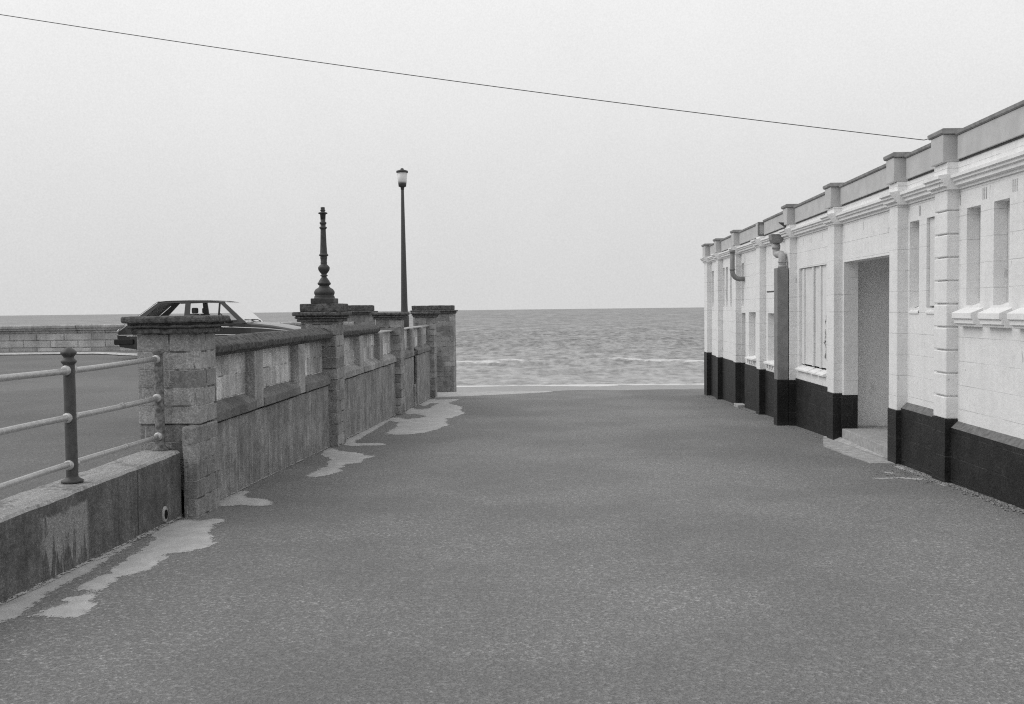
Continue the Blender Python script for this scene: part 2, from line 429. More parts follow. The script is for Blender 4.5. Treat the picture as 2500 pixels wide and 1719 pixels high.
n1 = t.noise(1, 4, .6, t.scalev((.75, .30, 1))); n2 = t.noise(1, 4, .6, t.scalev((.26, .055, 1))); n3 = t.noise(1, 4, .6, t.scalev((.085, .010, 1))); n4 = t.noise(1, 4, .6, t.scalev((1.7, 1.1, 1)))
n5 = t.noise(1, 4, .65, t.scalev((.026, .0015, 1)))
def sg(q, k): return t.mul(t.add(t.step(q, .34, .66), -.5), k)
v = .215
Y0 = t.xyz()[1]
for q, k_, w_ in ((n1, .14, None), (n4, .13, None), (n2, .11, (90, 230)), (n3, .09, (260, 650)), (n5, .07, (800, 2200))):
    v = t.add(v, sg(q, k_) if w_ is None else t.mul(sg(q, k_), t.step(Y0, *w_)))
Yc = t.xyz()[1]
v = t.add(v, t.step(Yc, 150, 58, 0, .09))
fm = t.step(t.add(af.outputs['Fac'], t.mul(t.add(t.noise(1, 6, .75, t.scalev((.9, 3.0, 2))), -.5), 2.2)), .45, .85)
v = t.mix(t.mul(fm, .85), v, .68)
t.col(v); t.bump(t.add(t.mul(n1, .6), t.mul(n4, .2)), .35, .7)
me.materials.append(t.done()); o = bpy.data.objects.new('sea', me); COL.objects.link(o); o['kind'] = 'structure'

# car park plateau, pavement by the sea wall
LOT = .505
b = MB(); b.box(-70, -3.06, -8, 24.0, -1.2, LOT); b.box(-70, -3.5, 24.0, 28.3, -1.2, LOT); b.build('car_park', M['lot'], kind='structure')
front = [(-70, 27.0), (-30, 26.95), (-15.3, 26.87), (-13.4, 26.98), (-12.6, 26.9), (-12.0, 26.5), (-11.4, 25.9), (-10.8, 25.45), (-10.0, 25.3), (-3.55, 25.3)]
b = MB(); b.prism(front+[(-3.55, 28.05), (-70, 28.05)], 'z', LOT-.2, LOT+.055); b.build('pavement', M['lot'], kind='structure')
b = MB()
for i in range(len(front)-1):
    (xa, ya), (xb, yb) = front[i], front[i+1]
    b.quad([(xa, ya-.10, LOT+.02), (xb, yb-.10, LOT+.02), (xb, yb+.004, LOT+.062), (xa, ya+.004, LOT+.062)])
    b.quad([(xa, ya+.004, LOT+.062), (xb, yb+.004, LOT+.062), (xb, yb+.16, LOT+.062), (xa, ya+.16, LOT+.062)])
b.build('pavement_kerb', M['kerbline'], kind='structure')

# wind-blown sand lying on the asphalt along the foot of the wall
polys = {
'A': [(-2.73,4.73),(-2.7,4.8),(-2.63,4.85),(-2.52,4.82),(-2.42,4.79),(-2.39,4.84),(-2.37,4.96),(-2.42,5.01),(-2.41,5.1),(-2.47,5.16),(-2.46,5.22),(-2.51,5.28),(-2.49,5.39),(-2.53,5.45),(-2.51,5.55),(-2.43,5.58),(-2.53,5.6),(-2.53,5.67),(-2.45,5.77),(-2.45,6.0),(-2.46,6.28),(-2.38,6.31),(-2.32,6.47),(-2.31,6.61),(-2.49,7.01),(-2.55,7.28),(-2.52,7.48),(-2.62,7.54),(-2.75,7.46),(-2.91,7.53),(-2.93,7.3),(-2.84,6.85),(-2.76,6.75),(-2.74,6.32),(-2.67,5.84),(-2.63,5.72),(-2.68,5.62),(-2.7,5.46),(-2.68,5.33),(-2.6,5.31),(-2.55,5.28),(-2.61,5.18),(-2.64,5.12),(-2.58,5.06),(-2.6,4.99),(-2.66,4.91),(-2.71,4.87),(-2.74,5.08),(-2.77,5.44),(-2.79,6.0),(-2.85,6.6),(-2.93,6.6),(-2.93,4.4),(-2.8,4.3)],
'B': [(-2.52,9.98),(-2.43,9.84),(-2.33,9.94),(-2.26,10.2),(-2.22,10.34),(-2.29,10.48),(-2.29,10.93),(-2.17,10.99),(-2.19,11.25),(-2.16,11.55),(-2.1,11.68),(-2.24,11.73),(-2.4,12.01),(-2.52,12.07),(-2.68,12.22),(-2.84,12.53),(-2.84,12.18),(-2.78,11.76),(-2.66,11.53),(-2.56,11.35),(-2.54,11.02),(-2.48,10.79),(-2.49,10.28)],
'C': [(-2.71,12.85),(-2.61,12.73),(-2.44,12.79),(-2.26,12.78),(-2.19,12.92),(-2.32,13.11),(-2.49,13.06),(-2.65,13.12),(-2.71,13.4),(-2.75,15.04),(-2.80,17.04),(-2.88,17.04),(-2.88,13.4)],
'D': [(-2.48,14.59),(-2.34,14.31),(-2.02,14.36),(-1.87,14.69),(-1.76,15.12),(-1.69,15.89),(-1.87,17.15),(-1.75,17.43),(-1.66,18.47),(-1.81,19.29),(-1.86,20.18),(-2.14,21.04),(-2.28,21.5),(-2.12,22.8),(-2.69,22.65),(-2.86,23.01),(-2.86,21.0),(-2.70,20.55),(-2.56,21.4),(-2.49,19.9),(-2.67,19.51),(-2.88,20.03),(-2.82,18.69),(-2.68,18.2),(-2.58,18.34),(-2.29,17.78),(-2.35,17.29),(-2.59,17.12),(-2.75,17.52),(-2.88,17.4),(-2.88,17.1),(-2.65,16.48),(-2.49,15.79),(-2.49,15.02)],
'E': [(-2.88,8.20),(-2.74,8.12),(-2.63,8.2),(-2.4,8.13),(-2.36,8.22),(-2.4,8.35),(-2.54,8.50),(-2.68,8.55),(-2.75,8.62),(-2.79,8.96),(-2.88,8.96)],
'H': [(3.02,9.64),(3.09,9.55),(3.3,9.61),(3.43,9.50),(3.56,9.48),(3.60,9.72),(3.42,9.62),(3.33,9.70),(3.27,9.65),(3.13,9.62)],
'I': [(3.29,10.09),(3.36,10.03),(3.42,9.92),(3.34,9.90),(3.27,10.02)],
'J': [(3.55,10.51),(3.53,10.27),(3.56,9.97),(3.55,9.69),(3.57,9.45),(3.50,9.05),(3.58,9.1),(3.61,9.5),(3.62,10.04),(3.63,10.39),(3.62,10.51)],
'G': [(-3.3,23.4),(-2.7,23.55),(-2.38,23.85),(-1.9,24.2),(-1.53,24.54),(-.6,25.2),(.0,25.6),(-.2,26.4),(-3.3,27.5)],
}
b = MB(); SAND_D = {}
def seg_d(p, a, c):
    ac = c-a; L2 = ac.length_squared
    u = 0 if L2 == 0 else max(0, min(1, (p-a).dot(ac)/L2)); return (p-(a+ac*u)).length
def in_poly(p, P):
    r = False; j = len(P)-1
    for i in range(len(P)):
        if (P[i].y > p.y) != (P[j].y > p.y) and p.x < (P[j].x-P[i].x)*(p.y-P[i].y)/(P[j].y-P[i].y)+P[i].x: r = not r
        j = i
    return r
for k, ps in polys.items():
    bb = bmesh.new(); base = [Vector(p) for p in ps]; n = len(base)
    area = sum(base[i].x*base[(i+1) % n].y - base[(i+1) % n].x*base[i].y for i in range(n))
    out = []
    for i in range(n):
        p, q = base[i], base[(i+1) % n]; L = (q-p).length; m_ = max(1, int(L/.05)); nrm = Vector(((q-p).y, -(q-p).x)).normalized()*(1 if area > 0 else -1)
        for j in range(m_):
            w = p.lerp(q, j/m_); a = .055 + noise.noise(Vector((w.x*9, w.y*9, 0)))*.02
            if k in 'ABDE':
                sp = .045*noise.noise(Vector((0, w.y*11, 3))) + .035*noise.noise(Vector((w.x*4, w.y*34, 1)))
                if w.x > -2.7: w = w + Vector((sp*(1.0 if k != 'D' else 1.8), 0))
            out.append(w + nrm*a)
    big = k in 'DG'; stp = .06 if big else .028
    x0, x1 = min(w.x for w in out), max(w.x for w in out); y0, y1 = min(w.y for w in out), max(w.y for w in out)
    pts = list(out); y = y0; ring = len(out)
    while y < y1:
        x = x0
        while x < x1:
            p = Vector((x+random.uniform(-.3, .3)*stp, y+random.uniform(-.3, .3)*stp))
            if in_poly(p, out):
                d = min(seg_d(p, out[i], out[(i+1) % ring]) for i in range(ring))
                if d > .008: pts.append(p)
            x += stp
        y += stp*1.6
    co2, ed2, fc2, _a, _b, _c = delaunay_2d_cdt(pts, [], [list(range(ring))], 1, 1e-5)
    vs = []
    for w in co2:
        d = min(seg_d(w, out[i], out[(i+1) % ring]) for i in range(ring))
        z = zroad(w.x, w.y)+.0015+min(.008, max(0, d-.07)*.10); v = bb.verts.new((w.x, w.y, z)); vs.append(v)
        SAND_D[(round(w.x, 4), round(w.y, 4))] = d
    for fi in fc2: bb.faces.new([vs[q] for q in fi])
    bmesh.ops.recalc_face_normals(bb, faces=bb.faces)
    for f in bb.faces:
        if f.normal.z < 0: f.normal_flip()
    b.add(bb)
# thin silt line in the joint between wall and asphalt
for (ya, yb, xx, wd) in ((4.0, 7.55, -2.90, .05), (8.1, 12.6, -2.885, .018), (13.2, 18.05, -2.885, .022), (18.6, 23.3, -2.885, .03)):
    yy = ya
    while yy < yb:
        y2 = min(yb, yy+.12); w1 = wd*(.6+noise.noise(Vector((yy*3, 1, 0)))); w2 = wd*(.6+noise.noise(Vector((y2*3, 1, 0))))
        b.quad([(xx-.02, yy, gz(yy)+.022), (xx+w1, yy, gz(yy)+.013), (xx+w2, y2, gz(y2)+.013), (xx-.02, y2, gz(y2)+.022)]); yy = y2
sand = b.build('sand', M['sand'], kind='stuff')
at_ = sand.data.attributes.new('rim', 'FLOAT', 'POINT')
at_.data.foreach_set('value', [SAND_D.get((round(v.co.x, 4), round(v.co.y, 4)), .046) for v in sand.data.vertices])
sand['label'] = 'pale blown sand lying in tongues along the foot of the stone wall'; sand['category'] = 'sand'

# gravel and grit along the foot of the white building
b = MB()
def pebble(x, y, r):
    bb = bmesh.new(); bmesh.ops.create_icosphere(bb, subdivisions=1, radius=r)
    sc = Vector((random.uniform(.7, 1.5), random.uniform(.7, 1.5), random.uniform(.4, .9)))
    for v in bb.verts: v.co = Vector((v.co.x*sc.x, v.co.y*sc.y, v.co.z*sc.z)) * random.uniform(.8, 1.2) + Vector((x, y, gz(y)+r*.3))
    b.add(bb)
for _ in range(1100):
    y = random.uniform(6.5, 10.6); e = 3.63 if y > 9.7 or y < 9.25 else 3.58
    pebble(e - abs(random.gauss(0, .045)), y, random.uniform(.004, .013))
for _ in range(140):
    y = random.uniform(10.6, 23.5)
    if 10.7 < y < 13.3: continue
    pebble(3.58-abs(random.gauss(0, .03)), y, random.uniform(.005, .014))
for _ in range(260):
    y = random.gauss(10.0, .25); pebble(3.55-abs(random.gauss(0, .22)), y, random.uniform(.003, .008))
for _ in range(500):
    y = random.uniform(4.2, 12.6)
    if 7.5 < y < 8.15: continue
    pebble((-2.9 if y < 7.6 else -2.86) + abs(random.gauss(0, .02)), y, random.uniform(.003, .010))
g = b.build('gravel', M['gravel'], kind='stuff')
g['label'] = 'loose gravel and grit along the foot of the white building'; g['category'] = 'gravel'

# ------------------------------------------------------------------ stone boundary wall with piers
BW = thing('boundary_wall', (-2.95, 7.7, gz(7.7)), 'long weathered stone wall of panelled bays and capped piers descending along the left of the ramp', 'wall')
def cap_profile(b, x0, x1, y0, y1, z0, z1, seed):
    h = z1-z0
    b.box(x0-.045, x1+.045, y0-.045, y1+.045, z0, z0+h*.30, .012)
    b.box(x0-.07, x1+.07, y0-.07, y1+.07, z0+h*.30+.001, z0+h*.52, .02)
    b.box(x0-.058, x1+.058, y0-.058, y1+.058, z0+h*.52+.001, z0+h*.60, .004)
    b.box(x0-.095, x1+.095, y0-.095, y1+.095, z0+h*.60+.001, z1, .016)
    b.rough(.07, .005, 8, seed)
PX0, PX1 = -3.23, -2.78
# first pier (upper shaft stands behind a projecting lower block)
b = MB(); b.box(PX0-.05, PX1-.005, 7.72, 8.12, .725, 1.45, .008); b.box(PX0-.05, -2.895, 7.735, 8.12, .2, .722, .008)
b.rough(.09, .004, 6, 1); p1 = b.build('pier', M['pier'], BW)
b = MB(); b.box(-2.885, PX1, 7.585, 8.12, -.3, .715, .012); b.rough(.08, .007, 6, 2); b.build('pier_block', M['pier_low'], p1)
b = MB(); cap_profile(b, PX0-.03, PX1, 7.70, 8.12, 1.445, 1.580, 3)
b.build('pier_cap', M['coping'], p1)
for i, (y0, y1, z1, blk) in enumerate(((12.67, 13.16, 1.60, True), (18.08, 18.58, 1.575, False), (23.25, 23.75, 1.57, False))):
    b = MB(); b.box(PX0, PX1, y0, y1, gz(y0)-.4, 1.48, .01); b.rough(.1, .006, 6, 11+i); p = b.build('pier', M['pier'], BW)
    b = MB(); cap_profile(b, PX0, PX1, y0, y1, z1-.125, z1, 21+i); b.build('pier_cap', M['coping'], p)
    if blk:
        b = MB(); b.box(-3.24, -2.72, y0-.02, y1+.03, z1+.002, 1.705, .012); b.rough(.08, .003, 8, 5); b.build('cap_block', M['coping'], p)
def coping(b, y0, y1, joints):
    ys_ = [y0]+joints+[y1]
    for k in range(len(ys_)-1):
        dz = random.uniform(-.004, .004); dx = random.uniform(-.004, .004)
        pr = [(-2.865, 1.238), (-2.845, 1.262), (-2.825, 1.268), (-2.815, 1.325), (-2.93, 1.395), (-3.05, 1.395), (-3.18, 1.325), (-3.17, 1.265), (-3.13, 1.238)]
        b.prism([(u+dx, v+dz) for u, v in pr], 'y', ys_[k]+.004, ys_[k+1]-.004, .008)
bays = [(8.12, 12.67, (9.46, 9.74), (11.13, 11.41), True, (8.12, 12.67, [9.62, 11.3])),
        (13.16, 18.08, (14.71, 15.0), (16.42, 16.72), True, (13.16, 16.2, [14.85])),
        (18.58, 23.25, (20.18, 20.46), (21.75, 22.03), False, None)]
for i, (y0, y1, pa, pb, cp, cop) in enumerate(bays):
    slot = i == 2
    b = MB()
    zb = -1.0
    if slot:
        b.box(-3.14, -2.885, y0-.01, 20.52, zb, .652); b.box(-3.14, -2.885, 21.0, y1+.01, zb, .652)
    else: b.box(-3.14, -2.885, y0-.01, y1+.01, zb, .652)
    b.rough(.2, .006, 3, 30+i, .004); b.build('lower_wall', M['lower'], BW)
    b = MB(); b.box(-3.12, -2.965, y0-.01, y1+.01, .64, 1.235); b.build('upper_panel', M['panel'], BW)
    segs = [(y0, pa[0]), (pa[1], pb[0]), (pb[1], y1)]
    led = [(-2.855, .672), (-2.855, .758), (-2.88, .782), (-2.967, .83), (-3.0, .83), (-3.0, .672)]
    for k, (a, c) in enumerate(segs):
        b = MB()
        if slot and k == 1:
            b.prism(led, 'y', a+.004, 20.55, .008); b.prism(led, 'y', 21.0, c-.004, .008)
        else: b.prism(led, 'y', a-.003, c+.003, .008)
        b.rough(.09, .004, 7, 50+i*5+k); b.build('ledge', M['ledge'] if i != 1 else M['trim'], BW)
    for k, (a, c) in enumerate((pa, pb)):
        b = MB(); b.box(-2.99, -2.868, a, c, .671, 1.238, .008); b.rough(.08, .003, 7, 70+i*3+k); b.build('pilaster', M['trim'], BW)
    if cop:
        b = MB(); coping(b, *cop); b.rough(.05, .0035, 9, 80+i, .006, 2.2); b.build('coping', M['coping'], BW, smooth=True)
    # mortar bed where the coping stones are gone
    if i == 1: b = MB(); b.box(-3.12, -2.90, 16.21, y1, 1.232, 1.252, .004); b.rough(.06, .006, 9, 90); b.build('mortar_bed', M['step'], BW)
    if i == 2: b = MB(); b.box(-3.12, -2.90, y0, y1, 1.232, 1.252, .004); b.rough(.06, .006, 9, 91); b.build('mortar_bed', M['step'], BW)
b = MB(); b.box(-3.13, -2.925, 20.525, 20.995, -1, .80); b.build('gap_shade', M['void'], BW)  # near-black plate stands in for the shade inside the gap
b = MB(); b.box(-2.96, -2.852, 20.40, 20.60, -.8, .075, .012); b.rough(.08, .003, 9, 95); b.build('stone_post', M['pier_low'], BW)

# low concrete wall carrying the railing
b = MB()
pr = [(-2.905, -1.0), (-2.905, .518), (-2.925, .535), (-3.19, .54), (-3.205, .52), (-3.205, -1.0)]
b.prism(pr, 'y', -6, 7.60); b.rough(.07, .006, 8, 3, .006, 2)
RW = b.build('retaining_wall', M['kerb'], loc=(-3.05, 5.0, 0))
tag(RW, 'low stained concrete wall with worn pale top carrying the pipe railing', 'low wall')
b = MB(); b.lathe([(.03, -.05), (.045, -.05), (.045, .012), (.03, .012)], n=20)
for v in b.bm.verts: v.co = Vector((-2.905+v.co.z*.6, 7.26+v.co.x, .105+v.co.y*1.35))
b.build('drain_pipe', M['step'], RW)
b = MB(); b.lathe([(.026, -.05), (.026, .022)], n=20)
for v in b.bm.verts: v.co = Vector((-2.905+v.co.z*.6, 7.26+v.co.x, .105+v.co.y*1.35))
b.build('drain_hole', M['void'], RW)

# pipe railing
RX = -3.065
RL = thing('railing', (RX, 6.18, .54), 'grey pipe railing of three rails on dark posts along the low concrete wall', 'railing')
for y, ball in ((4.7, True), (6.18, True), (7.61, False)):
    pr = [(.066, 0), (.068, .012), (.052, .022), (.040, .030), (.0365, .04), (.0355, .745), (.034, .75), (.045, .762), (.048, .772), (.040, .782), (.033, .79)]
    if ball: pr += [(.030, .797), (.036, .805), (.047, .818), (.049, .826), (.044, .836), (.028, .850), (.012, .858), (.004, .861)]
    b = MB(); b.lathe(pr, (RX, y, .535), 24); p = b.build('post', M['post' if ball else 'postpale'], RL)
    for z in (.65, .95, 1.25):
        for sg in ((-1, 1) if ball else (-1,)):
            b = MB()
            b.tube([(RX, y+sg*.026, z), (RX, y+sg*.036, z), (RX, y+sg*.050, z), (RX, y+sg*.051, z), (RX, y+sg*.066, z)], [.026, .0315, .0315, .024, .022], 20)
            b.build('collar', M['collar'], p)
for z, yj in ((.65, 6.95), (.95, 6.9), (1.25, 9)):
    b = MB(); b.tube([(RX, y, z+.006*math.sin(y*1.9+z*4)) for y in lin(1.5, 7.58, 24)], .0195, 14)
    if yj < 8: b.tube([(RX, yj, z), (RX, yj+.05, z)], .0215, 14)
    b.build('rail', M['rail'], RL)

# ------------------------------------------------------------------ iron lamp stump on the second pier
FX, FY = -2.975, 12.92
LB = thing('lamp_stump', (FX, FY, 1.706), 'ornate turned cast iron stump of an old lamp standing on the second pier', 'lamp post')
b = MB(); b.box(FX-.15, FX+.15, FY-.15, FY+.15, 1.706, 1.776, .01); b.build('base_block', M['iron'], LB)
def P_(y): return 1.706 + (1375-y)*(12.92/2431)*.18794     # heights read off the stump's own proportions
k = .18794*12.95/2431
prof = [(140, 1309), (134, 1295), (128, 1285), (132, 1278), (120, 1268), (127, 1255), (134, 1235), (130, 1212), (112, 1185), (78, 1165), (66, 1150), (64, 1136), (80, 1128), (86, 1112), (86, 1104), (72, 1092), (70, 1080), (60, 1066), (46, 1045), (34, 1030), (32, 1022), (48, 1012), (50, 1006), (34, 998), (36, 985), (54, 965), (72, 935), (76, 908), (74, 898), (58, 878), (44, 866), (40, 856), (43, 848), (43, 838), (40, 830), (42, 792), (45, 780), (46, 772), (40, 764), (58, 748), (62, 742), (61, 737), (50, 726), (46, 715), (40, 600), (36, 480), (34, 415), (36, 403), (46, 394), (50, 386), (46, 376), (32, 368), (34, 345), (44, 330), (46, 322), (40, 312), (30, 305), (32, 280), (36, 215), (44, 208), (58, 204), (60, 196), (54, 188), (28, 180), (26, 170), (34, 164), (34, 156), (25, 150), (27, 146), (27, 121), (20, 118)]
b = MB(); b.lathe([(r*k, P_(y)) for r, y in prof[:58]], (FX, FY, 0), 32); sh = b.build('shaft', M['iron'], LB)
b = MB(); b.lathe([(r*k, P_(y)) for r, y in prof[57:]], (FX, FY, 0), 32); b.build('spigot', M['iron'], LB)

# ------------------------------------------------------------------ street lamp
SX, SY = -3.955, 26.5
SL = thing('street_lamp', (SX, SY, LOT+.05), 'tall slim tapered lamp post with a pale bucket shaped lantern behind the stone wall', 'street lamp')
b = MB(); b.lathe([(.12, 0), (.12, .9), (.098, .95), (.088, 1.2), (.040, 4.30), (.036, 4.31)], (SX, SY, LOT+.05), 20); b.build('pole', M['post'], SL)
lz = 4.84
b = MB(); b.lathe([(.045, lz-.02), (.048, lz+.03), (.06, lz+.05), (.10, lz+.06), (.108, lz+.13), (.11, lz+.155)], (SX, SY, 0), 24); b.build('lantern_base', M['iron'], SL)
b = MB(); b.lathe([(.112, lz+.157), (.118, lz+.20), (.138, lz+.425)], (SX, SY, 0), 24); b.build('lantern', M['lampglass'], SL)
b = MB(); b.lathe([(.150, lz+.427), (.158, lz+.44), (.155, lz+.475), (.10, lz+.495), (.05, lz+.505), (.042, lz+.53), (.03, lz+.545), (.005, lz+.55)], (SX, SY, 0), 24); b.build('lantern_cap', M['iron'], SL)

# ------------------------------------------------------------------ sea wall and its gate piers
SWA = thing('sea_wall', (-20, 28.2, LOT), 'long low coursed stone sea wall along the far side of the car park', 'wall')
b = MB(); b.box(-70, -5.6, 28, 28.45, LOT-.3, 1.15); b.build('wall_body', M['seawall'], SWA)
b = MB()
x = -70
while x < -6:
    L_ = random.uniform(1.3, 2.6); x2 = min(-5.6, x+L_)
    dz = random.uniform(-.008, .008)
    b.prism([(27.93, 1.152+dz), (27.93, 1.20+dz), (27.90, 1.215+dz), (27.90, 1.285+dz), (27.97, 1.315+dz), (28.5, 1.315+dz), (28.55, 1.28+dz), (28.55, 1.152+dz)], 'x', x+.006, x2-.006, .01); x = x2
b.rough(.35, .006, 3, 8); b.build('coping', M['trim'], SWA)
for (x0, x1, zt, lb) in ((-6.25, -5.13, 1.775, 'stone gate pier with block top behind the iron lamp stump'), (-3.94, -2.80, 1.74, 'broad stone gate pier at the seaward end, rightmost and beside the open sea')):
    GP = thing('gate_pier', ((x0+x1)/2, 28.3, LOT), lb, 'pier', 'stone gate piers at the sea front')
    b = MB(); b.box(x0, x1, 28.0, 28.7, -1.2, 1.5, .01); b.rough(.16, .008, 5, int(x0*3)); b.build('shaft', M['pier'], GP)
    b = MB(); cap_profile(b, x0+.03, x1-.03, 28.0, 28.7, 1.50, 1.61, 9); b.build('pier_cap', M['coping'], GP)
    b = MB(); b.box(x0-.03, x1-.02, 27.98, 28.7, 1.612, zt, .015); b.rough(.1, .012, 5, int(x0*5)); b.build('cap_block', M['coping'], GP)

exec_building = True
# ------------------------------------------------------------------ white building
BX = 3.72            # wall face
PXF = 3.61           # pilaster face
B = thing('seaside_building', (4.5, 14, gz(14)), 'long single storey white painted building with black plinth and grey parapet beside the ramp', 'building')
def fall(y): return -.008*(y-8)
# openings in the street wall: y0,y1,z0,z1
OP = {
 'w': [(7.74, 8.03, 1.59, 2.46), (8.29, 8.58, 1.59, 2.46), (8.84, 9.13, 1.59, 2.46), (9.83, 10.09, 1.57, 2.46), (10.29, 10.56, 1.57, 2.46),
       (6.1, 6.39, 1.59, 2.46), (6.65, 6.94, 1.59, 2.46), (7.19, 7.48, 1.59, 2.46)],
 'g': [(16.62, 17.40, .66, 1.485), (18.43, 19.07, .66, 1.50)],
 's': [(19.56, 19.79, 1.62, 2.45), (20.85, 21.06, 1.6, 2.45), (21.31, 21.58, 1.6, 2.45), (21.72, 21.92, 1.6, 2.45), (23.16, 23.44, 1.6, 2.44)],
 'd': [(11.0, 12.90, .02, 2.155), (19.40, 19.80, -.40, 1.485)],
 'b': [(13.71, 15.21, .69, 2.165)],
}
holes = sum(OP.values(), [])
def holed_wall(x0, x1, y0, y1, z0, z1, holes):
    b = MB(); ysx = sorted({y0, y1} | {v for h in holes for v in h[:2]}); zsx = sorted({z0, z1} | {v for h in holes for v in h[2:]})
    def inside(y, z): return any(h[0] < y < h[1] and h[2] < z < h[3] for h in holes)
    for a, c in zip(ysx, ysx[1:]):
        for d, e in zip(zsx, zsx[1:]):
            if inside((a+c)/2, (d+e)/2): continue
            b.quad([(x0, a, d), (x0, a, e), (x0, c, e), (x0, c, d)])
            b.quad([(x1, a, d), (x1, c, d), (x1, c, e), (x1, a, e)])
    for (a, c, d, e) in holes:
        b.quad([(x0, a, d), (x0, a, e), (x1, a, e), (x1, a, d)]); b.quad([(x0, c, d), (x1, c, d), (x1, c, e), (x0, c, e)])
        b.quad([(x0, a, e), (x0, c, e), (x1, c, e), (x1, a, e)]); b.quad([(x0, a, d), (x1, a, d), (x1, c, d), (x0, c, d)])
    bmesh.ops.remove_doubles(b.bm, verts=b.bm.verts, dist=.0005)
    return b
b = holed_wall(BX, BX+.18, -6, 23.9, -1.2, 2.80, holes)
b.quad([(BX, 23.9, -1.2), (BX, 23.9, 2.8), (11, 23.9, 2.8), (11, 23.9, -1.2)])
b.quad([(BX, -6, -1.2), (11, -6, -1.2), (11, -6, 2.8), (BX, -6, 2.8)])
b.quad([(11, -6, -1.2), (11, 23.9, -1.2), (11, 23.9, 2.8), (11, -6, 2.8)])
b.build('wall', M['white'], B)
b = MB(); b.box(BX+.3, 11.2, -6.1, 23.8, 2.805, 2.90); b.build('roof', M['cap'], B)
# porch behind the main doorway
b = MB()
px0, px1, py0, py1, pz0, pz1 = BX+.181, 4.75, 10.7, 13.18, .02, 2.35
b.quad([(px0, py1, pz0), (px0, py1, pz1), (px1, py1, pz1), (px1, py1, pz0)])
porch = b.build('porch', M['quoin'], B)
b = MB()
b.quad([(px0, py0, pz0), (px1, py0, pz0), (px1, py0, pz1), (px0, py0, pz1)])
b.quad([(px1, py0, pz0), (px1, py1, pz0), (px1, py1, pz1), (px1, py0, pz1)])
b.quad([(px0, py0, pz1), (px1, py0, pz1), (px1, py1, pz1), (px0, py1, pz1)])
b.build('porch_lining', M['porchdark'], porch)
b = MB(); b.box(px0-.12, px1, py0, py1, -.3, pz0+.004, 0); b.box(3.70, px0-.118, 11.005, 12.895, -.3, pz0+.004, .006); b.build('doorstep', M['step'], B)
b = MB(); b.box(4.69, 4.74, 11.4, 12.4, .03, 2.05, .01); dr = b.build('door', M['fascia'], B)
b = MB(); b.tube([(4.67, 12.3, 1.0), (4.64, 12.3, 1.0), (4.64, 12.2, 1.0)], .01, 8); b.build('handle', M['iron'], dr)
b = MB()
ap = [(3.598, 13.40), (3.34, 12.45), (3.33, 11.5), (3.37, 10.70), (3.60, 10.62), (3.698, 10.87), (3.698, 12.96)]
b.prism(ap, 'z', -.6, 0)
for v in b.bm.verts:
    if v.co.z > -.2: v.co.z = (-.094 if v.co.x > 3.65 else gz(v.co.y)+(.028 if v.co.y > 12 else .012))
b.build('apron', M['apron'], B)
# windows: pane painted pale to bounce light into the reveal, plus a sloping sill
def window(a, c, d, e, kind):
    f = MB()
    blocked = kind != 'w' or abs(a-9.83) < .01          # bricked up and painted over
    dp = .03 if (kind == 'w' and blocked) else .115
    f.box(BX+dp, BX+.135, a+.004, c-.004, d+.02, e-.004)
    w = f.build('window', M['board'], B)
    s = MB()
    if kind == 'w':
        near = a < 9.5
        if near:
            s.prism([(BX+.13, d-.07), (BX+.13, d+.03), (BX-.105, d-.065), (BX-.105, d-.115), (BX-.085, d-.125), (BX-.085, d-.16), (BX-.06, d-.165), (BX-.06, d-.185), (BX-.02, d-.19), (BX+.0, d-.19), (BX, d-.07)], 'y', a-.06, c+.06, .003)
        else:
            s.prism([(BX+.13, d-.02), (BX+.13, d+.03), (BX-.012, d-.035), (BX-.012, d-.06), (BX+.002, d-.06), (BX+.002, d-.02)], 'y', a+.002, c-.002, .002)
    elif kind == 's':
        s.prism([(BX+.11, d-.02), (BX+.11, d+.02), (BX-.004, d-.02)], 'y', a+.002, c-.002)
    else:
        s.prism([(BX+.11, d-.01), (BX+.11, d+.02), (BX-.07, d-.015), (BX-.07, d-.045), (BX+.0, d-.05)], 'y', a-.05, c+.05, .003)
    s.build('sill', M['whitetrim'], w)
    if kind == 'g':
        for q in range(4):
            yq = a + (c-a)*(q+.4)/4
            s = MB(); s.box(BX-.05, BX-.001, yq, yq+.05, d-.115, d-.052, .004); s.build('bracket', M['whitetrim'], w)
for k_ in 'wgs':
    for h in OP[k_]: window(*h, k_)
h = OP['d'][1]
b = MB(); b.box(BX+.12, BX+.15, h[0]+.004, h[1]-.004, h[2], h[3]-.004); b.build('door', M['fascia'], B)
b = MB(); b.box(3.56, BX+.02, 19.38, 19.80, gz(19.6)-.3, gz(19.6)+.055, .008); b.build('doorstep', M['apron'], B)
# boarded window
a, c, d, e = OP['b'][0]
b = MB(); cuts = [a, 14.07, 14.41, 15.04, c]
for q in range(4):
    b.box(BX+.03+.004*(q % 2), BX+.06, cuts[q]+.006, cuts[q+1]-.006, d+.05, e-.004, .004)
bd = b.build('boarded_window', M['board'], B)
b = MB()
for yy in (14.03, 14.42, 14.95): b.box(BX+.008, BX+.03, yy, yy+.07, d+.045, e-.012, .004)
b.build('batten', M['board'], bd)
b = MB(); b.box(BX+.065, BX+.07, a+.001, c-.001, d+.001, e-.001); b.build('backing', M['void'], bd)
b = MB()
for q in range(3):
    b.prism([(BX+.06, d-.03), (BX+.06, d+.025), (BX-.05, d-.03), (BX-.05, d-.055), (BX, d-.06)], 'y', (a, 14.12, 14.52)[q]+.004, (14.09, 14.48, c+.05)[q], .003)
b.build('sill', M['whitetrim'], bd)
b = MB()   # peeling paper on the board
